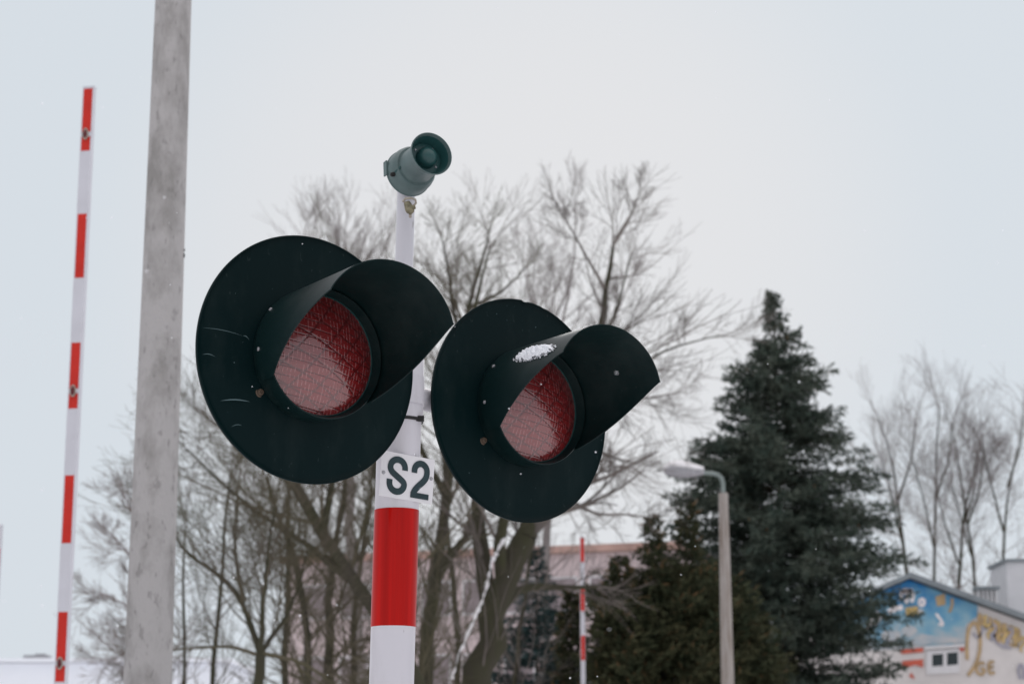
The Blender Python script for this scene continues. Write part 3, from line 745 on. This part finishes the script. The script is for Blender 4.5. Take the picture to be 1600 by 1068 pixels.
def spruce(seed, Y, top, prof, label, m, zb=1.0, per_m=26, gr='conifers behind the street lamp', cones=True, sp=(.10, .34), nd=9, cx_shift=None, droop=.10, scale=1.0, cat='tree', name='spruce_tree', brown=None, lumpy=.62):
    """prof: list of (pixel row, radius in m)"""
    rnd = random.Random(seed); tp = at(top[0], top[1], Y); root = (tp.x, Y, 0)
    t = thing(name, label, cat, root, 0, gr)
    q = MB(); q.tube([(0, 0, -.1), (0, 0, tp.z * .5), (0, 0, tp.z)], [tp.z * .012, tp.z * .006, .008], 10); q.build('trunk', M['bark'], t, True)
    zs = [at(top[0], y, Y).z for y, _ in prof]; rs = [r_ for _, r_ in prof]
    zs2 = zs[::-1]; rs2 = rs[::-1]
    Cn = []; D = []; Ln = []; Wd = []; tw = Twigs(); CC = []; CD = []; CL = []; CW = []
    z = tp.z
    # lumpy outline: radius factor by direction and height
    off = rnd.random() * 50
    while z > zb:
        rad = float(np.interp(z, zs2, rs2)); nb = 2 if rad < .5 else 4
        for k in range(nb):
            a = rnd.random() * 2 * pi; lump = 1 + lumpy * noise.noise(Vector((cos(a) * 1.2 + off, sin(a) * 1.2, z * 1.15)))
            Lb = max(.12, rad * rnd.uniform(.72, 1.04) * lump)
            n_ = 7; d = np.array([cos(a), sin(a), rnd.uniform(.0, .35) - droop * Lb * .6]); P = [np.array([tp.x, Y, z])]
            for i in range(n_ - 1):
                d2 = d + np.array([0, 0, -.22 + .42 * (i / n_)]) + np.array([rnd.gauss(0, .05) for _ in range(3)])
                d2 /= np.linalg.norm(d2); P.append(P[-1] + d2 * Lb / (n_ - 1))
            tw.add(P, .009 + .006 * Lb, .003, 3)
            ns = max(3, int(Lb / .11))
            for s_i in range(ns):
                f = .12 + .88 * (s_i + rnd.random()) / ns; x = f * (n_ - 1); i = min(int(x), n_ - 2); fr = x - i
                Q = P[i] * (1 - fr) + P[i + 1] * fr; dd = P[i + 1] - P[i]; dd = dd / np.linalg.norm(dd)
                side = np.array([-dd[1], dd[0], 0]) * (1 if s_i % 2 else -1)
                tl = (.07 + .50 * min(1, Lb) * (1 - .5 * f)) * rnd.uniform(.5, 1.15)
                td = dd * .75 + side * rnd.uniform(.35, 1.0) + np.array([0, 0, rnd.uniform(-.60, .30)]); td /= np.linalg.norm(td)
                for j in range(nd):
                    g_ = (j + rnd.random()) / nd; C_ = Q + td * tl * g_
                    Cn.append(C_); v = td * rnd.uniform(.5, 1.0) + np.array([rnd.gauss(0, .5), rnd.gauss(0, .5), rnd.gauss(0, .5) + .05])
                    D.append(v); Ln.append(rnd.uniform(*sp) * .62 * scale * min(1, .45 + .5 * Lb)); Wd.append(rnd.uniform(.028, .058) * scale)
                if cones and rnd.random() < (.10 if z > tp.z - 2.2 else .012):
                    CC.append(Q); CD.append(np.array([rnd.gauss(0, .2), rnd.gauss(0, .2), -1])); CL.append(.13); CW.append(.05)
                if brown and rnd.random() < brown:
                    CC.append(Q + td * tl * .5); CD.append(td + np.array([rnd.gauss(0, .3), rnd.gauss(0, .3), .4])); CL.append(rnd.uniform(.12, .3)); CW.append(.035)
        z -= 1.0 / per_m * (1 if rad > .4 else .7)
    tw.build('branches', M['bark'], t, root)
    needles('needles', m, t, Cn, D, Ln, Wd, seed, root)
    if CC: needles('cones' if cones else 'dry_sprays', M['cone'], t, CC, CD, CL, CW, seed + 1, root)['kind'] = 'stuff'
    return t
spruce(51, 50, (1208, 458), [(455, .05), (500, .28), (540, .62), (560, .75), (600, 1.35), (640, 1.25), (690, 1.95), (720, 2.45), (800, 2.65), (880, 3.2), (940, 3.0), (1040, 2.75), (1240, 2.9)],
       'tall dark blue-green spruce rising behind the street lamp, topmost tree on the right', M['spruce'], zb=2.2, per_m=15, nd=12, sp=(.14, .42), lumpy=.48)
spruce(52, 46, (838, 858), [(855, .05), (900, .35), (960, .75), (1068, 1.25), (1240, 1.6)], 'small blue-green spruce behind the snow-lined trunk', M['sprucedark'], zb=1.5, per_m=16, cones=False, nd=8)
th = dict(cones=False, brown=.30, name='thuja', sp=(.14, .42))
spruce(53, 43, (1072, 792), [(790, .05), (840, .22), (900, .6), (980, 1.3), (1068, 1.6), (1240, 1.7)], 'olive brown thuja immediately left of the street lamp post', M['thuja'], zb=1.8, per_m=17, droop=-.7, **th)
spruce(54, 42, (1020, 808), [(806, .05), (860, .3), (930, .8), (1000, 1.2), (1068, 1.4), (1240, 1.5)], 'olive brown thuja with a ragged top, middle of the conifer clump', M['thuja'], zb=1.8, per_m=18, droop=-.7, **th)
spruce(58, 47, (1108, 880), [(878, .05), (930, .4), (1000, .8), (1240, 1.1)], 'dark thuja half hidden behind the street lamp post', M['thuja'], zb=1.8, per_m=18, droop=-.7, **th)
spruce(55, 41.5, (968, 872), [(870, .05), (900, .3), (960, .65), (1068, .9), (1240, 1.0)], 'low dark thuja just right of the distant striped barrier arm', M['thuja'], zb=1.8, per_m=20, droop=-.7, **th)
spruce(56, 44, (893, 925), [(923, .05), (950, .22), (1000, .35), (1068, .42), (1240, .5)], 'narrow dark thuja just left of the distant striped barrier arm', M['thuja'], zb=1.8, per_m=24, droop=-.7, **th)
spruce(57, 44, (1136, 905), [(903, .05), (940, .5), (1000, 1.1), (1240, 1.4)], 'dark brown conifer filling the gap between street lamp and tall spruce', M['thuja'], zb=1.8, per_m=17, droop=-.3, **th)

# ------------------------------------------------------------------ painted house on the right
Yh = 62.0
def hp_(x, y, Y=Yh): return at(x, y, Y)
apex = hp_(1420, 903); eR = hp_(1640, 983); eL = hp_(1290, 960)
hx0, hx1 = hp_(1290, 1000).x, eR.x
house = thing('painted_house', 'gabled house with a blue sky mural and ochre drawings under a grey roof', 'house', (apex.x, Yh, 0))
def hr(v): return Vector((v.x - apex.x, v.y - Yh, v.z))
M['wall'] = mat('house wall render', (0.62, 0.585, 0.57), 0.85, 0.2, var=0.07, vscale=1.5)
mural = mat('mural blue', (0.03, 0.21, 0.46), 0.8, 0.2)
tm_ = mural.node_tree; b_ = tm_.nodes['Principled BSDF']
tcn = tm_.nodes.new('ShaderNodeTexCoord'); sep = tm_.nodes.new('ShaderNodeSeparateXYZ'); tm_.links.new(tcn.outputs['Object'], sep.inputs[0])
nz = tm_.nodes.new('ShaderNodeTexNoise'); nz.inputs['Scale'].default_value = 1.6; nz.inputs['Detail'].default_value = 3; tm_.links.new(tcn.outputs['Object'], nz.inputs[0])
mp1 = tm_.nodes.new('ShaderNodeMapRange'); mp1.inputs[1].default_value = apex.z - .1; mp1.inputs[2].default_value = apex.z - 2.3; tm_.links.new(sep.outputs[2], mp1.inputs[0])
m2 = tm_.nodes.new('ShaderNodeMath'); m2.operation = 'MULTIPLY_ADD'; m2.inputs[1].default_value = 1.6; tm_.links.new(nz.outputs[0], m2.inputs[0])
m3 = tm_.nodes.new('ShaderNodeMath'); m3.operation = 'SUBTRACT'; m3.inputs[1].default_value = .8; tm_.links.new(mp1.outputs[0], m3.inputs[0]); tm_.links.new(m3.outputs[0], m2.inputs[2])
rp = tm_.nodes.new('ShaderNodeValToRGB'); tm_.links.new(m2.outputs[0], rp.inputs[0])
rp.color_ramp.elements[0].color = (.03, .18, .42, 1); rp.color_ramp.elements[0].position = .0
rp.color_ramp.elements[1].color = (.44, .45, .46, 1); rp.color_ramp.elements[1].position = 1.0
e = rp.color_ramp.elements.new(.4); e.color = (.14, .32, .46, 1)
e = rp.color_ramp.elements.new(.65); e.color = (.22, .38, .47, 1)
tm_.links.new(rp.outputs[0], b_.inputs['Base Color'])
gz = hp_(1400, 1010).z
# body
wl = MB(); dpt = 9.0
A = hr(hp_(1290, 1240)); zl, zr_ = eL.z, eR.z
pr_ = [(hx0 - apex.x, 0.0), (hx1 - apex.x, 0.0), (hx1 - apex.x, zr_ - .05), (0, apex.z - .05), (hx0 - apex.x, zl - .05)]
V = [(x, 0, z) for x, z in pr_] + [(x, dpt, z) for x, z in pr_]
wl.add(V, [(0, 1, 2, 3, 4), (9, 8, 7, 6, 5), (0, 5, 6, 1), (1, 6, 7, 2), (4, 9, 5, 0), (2, 7, 8, 3), (3, 8, 9, 4)])
wall = wl.build('wall', M['wall'], house)
def flat(name, pix, m, parent, off=.02, th=.02):
    P = [hr(hp_(x, y)) for x, y in pix]; n_ = len(P); b = MB()
    V = [(p_.x, -off, p_.z) for p_ in P] + [(p_.x, -off + th, p_.z) for p_ in P]
    b.add(V, [tuple(range(n_))[::-1], tuple(range(n_, 2 * n_))] + [(i, (i + 1) % n_, (i + 1) % n_ + n_, i + n_) for i in range(n_)])
    return b.build(name, m, parent)
flat('blue_mural', [(1300, 958), (1420, 905.5), (1527, 945), (1527, 962), (1509, 975), (1508, 1006), (1440, 1012), (1300, 1018)], mural, wall, .03)
M['ochre'] = mat('ochre paint', (.42, .30, .17), .8, .2, var=.2, vscale=3)
M['pale'] = mat('pale paint', (.80, .74, .74), .8, .2, var=.1, vscale=3)
M['yellow'] = mat('yellow paint', (.52, .38, .16), .8, .2, var=.2, vscale=3)
M['redp'] = mat('red paint', (.52, .12, .08), .8, .2, var=.2, vscale=3)
M['cloud'] = mat('cloud paint', (.52, .50, .49), .85, .1, col2=(.36, .42, .47), vscale=2)
M['lilac'] = mat('grey violet paint', (.33, .32, .38), .8, .2, var=.2, vscale=3)
def pstroke(name, pix, wd, m, off=.045):
    P = [hr(hp_(x, y)) for x, y in pix]; b = MB(); stroke(b, smooth_poly([(p_.x, p_.z) for p_ in P], 1), wd * (1.5 if m is M['pale'] else 1.15), -off, 0, .012); return b.build(name, m, wall)
# shapes of the mural
pstroke('mural_figure', [(1407, 938), (1408, 925), (1414, 921), (1424, 922), (1427, 930), (1424, 940)], .07, M['pale'])
pstroke('mural_figure', [(1408, 925), (1426, 922)], .09, M['pale']); pstroke('mural_figure', [(1417, 925), (1416, 942)], .07, M['pale'])
flat('mural_block', [(1414, 949), (1434, 946), (1434, 960), (1416, 963)], M['yellow'], wall, .045, .01)
pstroke('mural_figure', [(1435, 940), (1440, 934), (1445, 940), (1440, 947), (1435, 940)], .06, M['pale'])
pstroke('mural_figure', [(1354, 984), (1362, 965), (1368, 956), (1374, 962), (1370, 972), (1360, 972)], .09, M['pale'])
pstroke('mural_figure', [(1388, 956), (1398, 950), (1410, 948)], .10, M['pale'])
flat('mural_block', [(1461, 932), (1476, 926), (1477, 944), (1464, 947)], M['ochre'], wall, .045, .01)
pstroke('mural_figure', [(1483, 956), (1488, 944), (1487, 934)], .07, M['ochre'])
pstroke('mural_figure', [(1462, 958), (1470, 968), (1474, 976), (1466, 974)], .05, M['pale'])
rw = random.Random(9)
for k in range(9):
    x = 1530 + k * 8 + rw.uniform(-2, 2); y = 957 + k * 3.2
    pstroke('mural_drop', [(x, y), (x + rw.uniform(-2, 2), y + rw.uniform(9, 16)), (x + rw.uniform(-1, 3), y + rw.uniform(20, 38))], rw.uniform(.06, .14), [M['ochre'], M['yellow'], M['ochre']][k % 3])
pstroke('mural_figure', [(1511, 1030), (1510, 1000), (1514, 978), (1524, 970), (1530, 985), (1532, 1010), (1526, 1035), (1512, 1055)], .09, M['ochre'])
pstroke('mural_figure', [(1520, 988), (1528, 998), (1534, 985), (1541, 978)], .05, M['lilac'])
pstroke('mural_figure', [(1552, 990), (1556, 1003), (1566, 1010), (1580, 1012)], .05, M['lilac'])
for k in range(5): pstroke('mural_figure', [(1543 + k * 11, 985 + k * 4), (1548 + k * 11, 1002 + k * 3), (1554 + k * 11, 990 + k * 4)], .05, [M['lilac'], M['ochre']][k % 2])
for k, (x, y, rx_, ry_) in enumerate(((1448, 996, 16, 6), (1476, 999, 20, 5), (1420, 985, 12, 8), (1392, 992, 16, 9), (1496, 1000, 9, 5), (1437, 955, 6, 5), (1440, 1002, 20, 4))):
    flat('mural_cloud', [(x + rx_ * cos(a * pi / 6) * (1 + .2 * rw.uniform(-1, 1)), y - ry_ * sin(a * pi / 6) * (1 + .3 * rw.uniform(-1, 1))) for a in range(12)], M['cloud'], wall, .034 + .0015 * k, .004)
for k in range(8):
    x = 1534 + k * 9 + rw.uniform(-3, 3); y = 966 + k * 3.5 + rw.uniform(0, 10)
    pstroke('mural_figure', [(x - 4, y), (x, y - 6), (x + 5, y - 2), (x + 3, y + 6), (x - 3, y + 9), (x - 1, y + 18)], .06, [M['ochre'], M['yellow'], M['lilac']][k % 3], .052)
# the letters G and E
pstroke('mural_letter', [(1538, 1036), (1531, 1034), (1525, 1041), (1526, 1050), (1533, 1054), (1538, 1049), (1537, 1044), (1532, 1044)], .075, M['ochre'])
pstroke('mural_letter', [(1553, 1033), (1544, 1034), (1545, 1052), (1554, 1050)], .075, M['ochre']); pstroke('mural_letter', [(1545, 1042), (1552, 1041)], .07, M['ochre'])
pstroke('mural_figure', [(1594, 1060), (1590, 1045), (1594, 1036), (1600, 1044), (1599, 1060)], .07, M['lilac'])
# red panel and window
flat('red_panel', [(1408, 1014), (1442, 1011), (1442, 1018), (1408, 1021)], M['redp'], wall, .045, .02)
flat('red_panel', [(1409, 1032), (1442, 1029), (1442, 1042), (1430, 1038), (1410, 1044)], M['redp'], wall, .045, .02)
flat('red_panel', [(1420, 1056), (1424, 1050), (1429, 1060)], M['redp'], wall, .045, .02)
flat('red_panel', [(1498, 1006), (1506, 1005), (1506, 1016), (1499, 1017)], M['redp'], wall, .045, .02)
M['frame'] = mat('white frame', (.62, .61, .62), .6, .3, var=.04)
M['glass'] = mat('dark window glass', (.012, .02, .022), .12, .5)
wf = flat('window', [(1447, 1016), (1499, 1013), (1499, 1050), (1447, 1053)], M['frame'], wall, .06, .05)
flat('pane', [(1456, 1022), (1473, 1020.5), (1473, 1039), (1456, 1040.5)], M['glass'], wf, .065, .004)
flat('pane', [(1479, 1019.5), (1496, 1018), (1496, 1037.5), (1479, 1039)], M['glass'], wf, .065, .004)
flat('ledge', [(1443, 1010), (1506, 1005.5), (1506, 1010), (1443, 1014)], M['frame'], wall, .12, .11)
# roof
M['roof'] = mat('grey roof sheet', (.20, .225, .24), .6, .3, var=.15, vscale=2)
rf = MB(); th_ = .16; ov = .35
for (e_, sgn) in ((eR, 1), (eL, -1)):
    ex = e_.x - apex.x; dz = (e_.z - apex.z) / ex; ex2 = ex + sgn * .3; ez = apex.z + dz * ex2
    for y0, y1 in ((-ov, dpt + .3),):
        V = [(0, y0, apex.z), (ex2, y0, ez), (ex2, y1, ez), (0, y1, apex.z)]; V += [(a, b2, c2 + th_) for a, b2, c2 in V]
        rf.add(V, [(0, 1, 2, 3), (7, 6, 5, 4), (0, 4, 5, 1), (1, 5, 6, 2), (2, 6, 7, 3), (3, 7, 4, 0)])
roof = rf.build('roof', M['roof'], house)
M['chim'] = mat('white chimney render', (.60, .60, .62), .8, .2, var=.05, vscale=2)
q = MB(); c0 = hr(at(1573, 876, Yh + 2.0)); c1 = hr(at(1680, 960, Yh + 2.0)); cxm = (c0.x + c1.x) / 2
q.box((cxm, 3.2, (c0.z + c1.z) / 2 - .6), (c1.x - c0.x, 2.2, c0.z - c1.z + 1.2)); ch = q.build('chimney', M['chim'], roof)
q = MB(); q.box((cxm, 3.2, c0.z + .035), (c1.x - c0.x + .16, 2.36, .09)); q.build('chimney_cap', M['roof'], ch)
a_ = hr(at(1541, 926, Yh + .6)); q = MB()
for k in range(5): q.box((a_.x - .26 + k * .13, .6, a_.z - .25), (.07, .34, .7))
vent = q.build('roof_vent', M['frame'], roof)
q = MB(); q.box((a_.x, .6, a_.z + .14), (.74, .5, .10)); q.build('vent_cap', M['roof'], vent)

# shrubs under the window
def shrub(seed, px, py, Y, rad, label, m, group, n_=2600):
    rnd = random.Random(seed); tp = at(px, py, Y); root = (tp.x, Y, 0); t = thing('shrub', label, 'shrub', root, 0, group)
    Cn = []; D = []; Ln = []; Wd = []; tw = Twigs(); h_ = tp.z
    for k in range(70):
        a = rnd.random() * 2 * pi; f = rnd.random() ** .5
        P = [np.array([tp.x, Y, 0.0]), np.array([tp.x + cos(a) * rad * f * .3, Y + sin(a) * rad * f * .3, h_ * .45]), np.array([tp.x + cos(a) * rad * f * .8, Y + sin(a) * rad * f * .8, h_ * rnd.uniform(.6, .95) * (1 - .15 * f)])]
        tw.add(P, .02, .005, 3)
        for j in range(n_ // 70):
            c_ = P[2] + np.array([rnd.gauss(0, .2) * rad, rnd.gauss(0, .2) * rad, -abs(rnd.gauss(0, .25)) * h_ * .6 + .05])
            Cn.append(c_); D.append([rnd.gauss(0, 1), rnd.gauss(0, 1), rnd.gauss(.3, 1)]); Ln.append(rnd.uniform(.06, .16)); Wd.append(rnd.uniform(.03, .07))
    tw.build('stems', M['bark'], t, root); needles('leaves', m, t, Cn, D, Ln, Wd, seed, root); return t
G3 = 'clipped shrubs below the house window'
shrub(61, 1468, 1052, 58, .55, 'brownish green shrub directly below the white framed window', M['hedge'], G3)
shrub(62, 1434, 1058, 58.5, .35, 'small olive shrub below the red painted panel', M['thuja'], G3)
shrub(63, 1498, 1054, 59, .4, 'brown shrub at the right corner of the window', M['hedge'], G3)

# ------------------------------------------------------------------ pink building behind the bare trees
Yb = 78.0
B0 = at(1060, 846, Yb); B1 = at(452, 896, Yb + 5)
bl_ = thing('apartment_building', 'long pale pink building with a terracotta roof edge seen through the bare trees', 'building', (B0.x, Yb, 0))
M['pink'] = mat('pale pink render', (.58, .485, .485), .85, .15, col2=(.50, .42, .42), vscale=.5)
M['terra'] = mat('terracotta edge', (.42, .28, .24), .8, .2, var=.2, vscale=1)
dv = Vector((B1.x - B0.x, B1.y - B0.y, 0)); Lb = dv.length; rot = Matrix.Rotation(math.atan2(dv.y, dv.x), 3, 'Z'); zt1 = B0.z
q = MB(); nv = rot @ Vector((0, -1, 0)); 
q.box(rot @ Vector((Lb / 2, -4, (zt1 - .3) / 2)), (Lb, 8, zt1 - .3), rot); bw = q.build('wall', M['pink'], bl_)
q = MB(); q.box(rot @ Vector((Lb / 2, -4, zt1 - .14)), (Lb + .6, 8.6, .28), rot); q.build('roof_edge', M['terra'], bl_)
M['palewin'] = mat('pale window glass', (.26, .22, .23), .5, .2)
for fl in range(3):
    for k in range(9):
        zc2 = zt1 - 1.9 - fl * 2.9; q = MB(); c2 = rot @ Vector((1.2 + k * (Lb - 2.4) / 8, .02, zc2)); q.box(c2, (1.3, .06, 1.4), rot); fr_ = q.build('window', M['frame'], bl_)
        q = MB(); c3 = rot @ Vector((1.2 + k * (Lb - 2.4) / 8, .045, zc2)); q.box(c3, (1.14, .03, 1.24), rot); q.build('pane', M['palewin'], fr_)

# low snow-covered hall far left
Yw = 120.0
w0 = at(-60, 1027, Yw); w1 = at(352, 1029, Yw)
hall = thing('long_hall', 'long low snow-covered hall barely showing along the bottom left', 'building', ((w0.x + w1.x) / 2, Yw, 0))
M['hall'] = mat('snowy hall', (.84, .87, .92), .8, .1, var=.03, vscale=.2)
q = MB(); q.box((0, 6, (w0.z - .3) / 2), (w1.x - w0.x, 12, w0.z - .3)); q.build('wall', M['hall'], hall)
q = MB(); q.box((0, 6, w0.z - .15), (w1.x - w0.x + .8, 12.8, .22)); q.build('roof', M['hall'], hall)
q = MB(); v0 = at(55, 1022, Yw); vx = v0.x - (w0.x + w1.x) / 2; q.box((vx, .6, w0.z + .08), (1.5, .8, .2)); q.box((vx + .2, .6, w0.z + .22), (.6, .5, .1)); q.build('roof_vent', M['grey'], hall)

# ------------------------------------------------------------------ drifting snow
rnd = random.Random(77); q = MB()
for k in range(420):
    Y = rnd.uniform(3.2, 26) if k % 9 else rnd.uniform(2.4, 4)
    x = rnd.uniform(-.30, .30) * Y; z = EYE + rnd.uniform(-.02, .42) * Y; s_ = rnd.uniform(.0009, .0020) * (1 if Y < 8 else 1.6)
    q.add([(x + s_, Y, z), (x - s_, Y, z), (x, Y + s_, z), (x, Y - s_, z), (x, Y, z + s_), (x, Y, z - s_)], [(0, 2, 4), (2, 1, 4), (1, 3, 4), (3, 0, 4), (2, 0, 5), (1, 2, 5), (3, 1, 5), (0, 3, 5)])
q.build('snowflakes', M['snowpatch'], None, kind='stuff', label='sparse tiny snowflakes drifting through the air', category='snow')
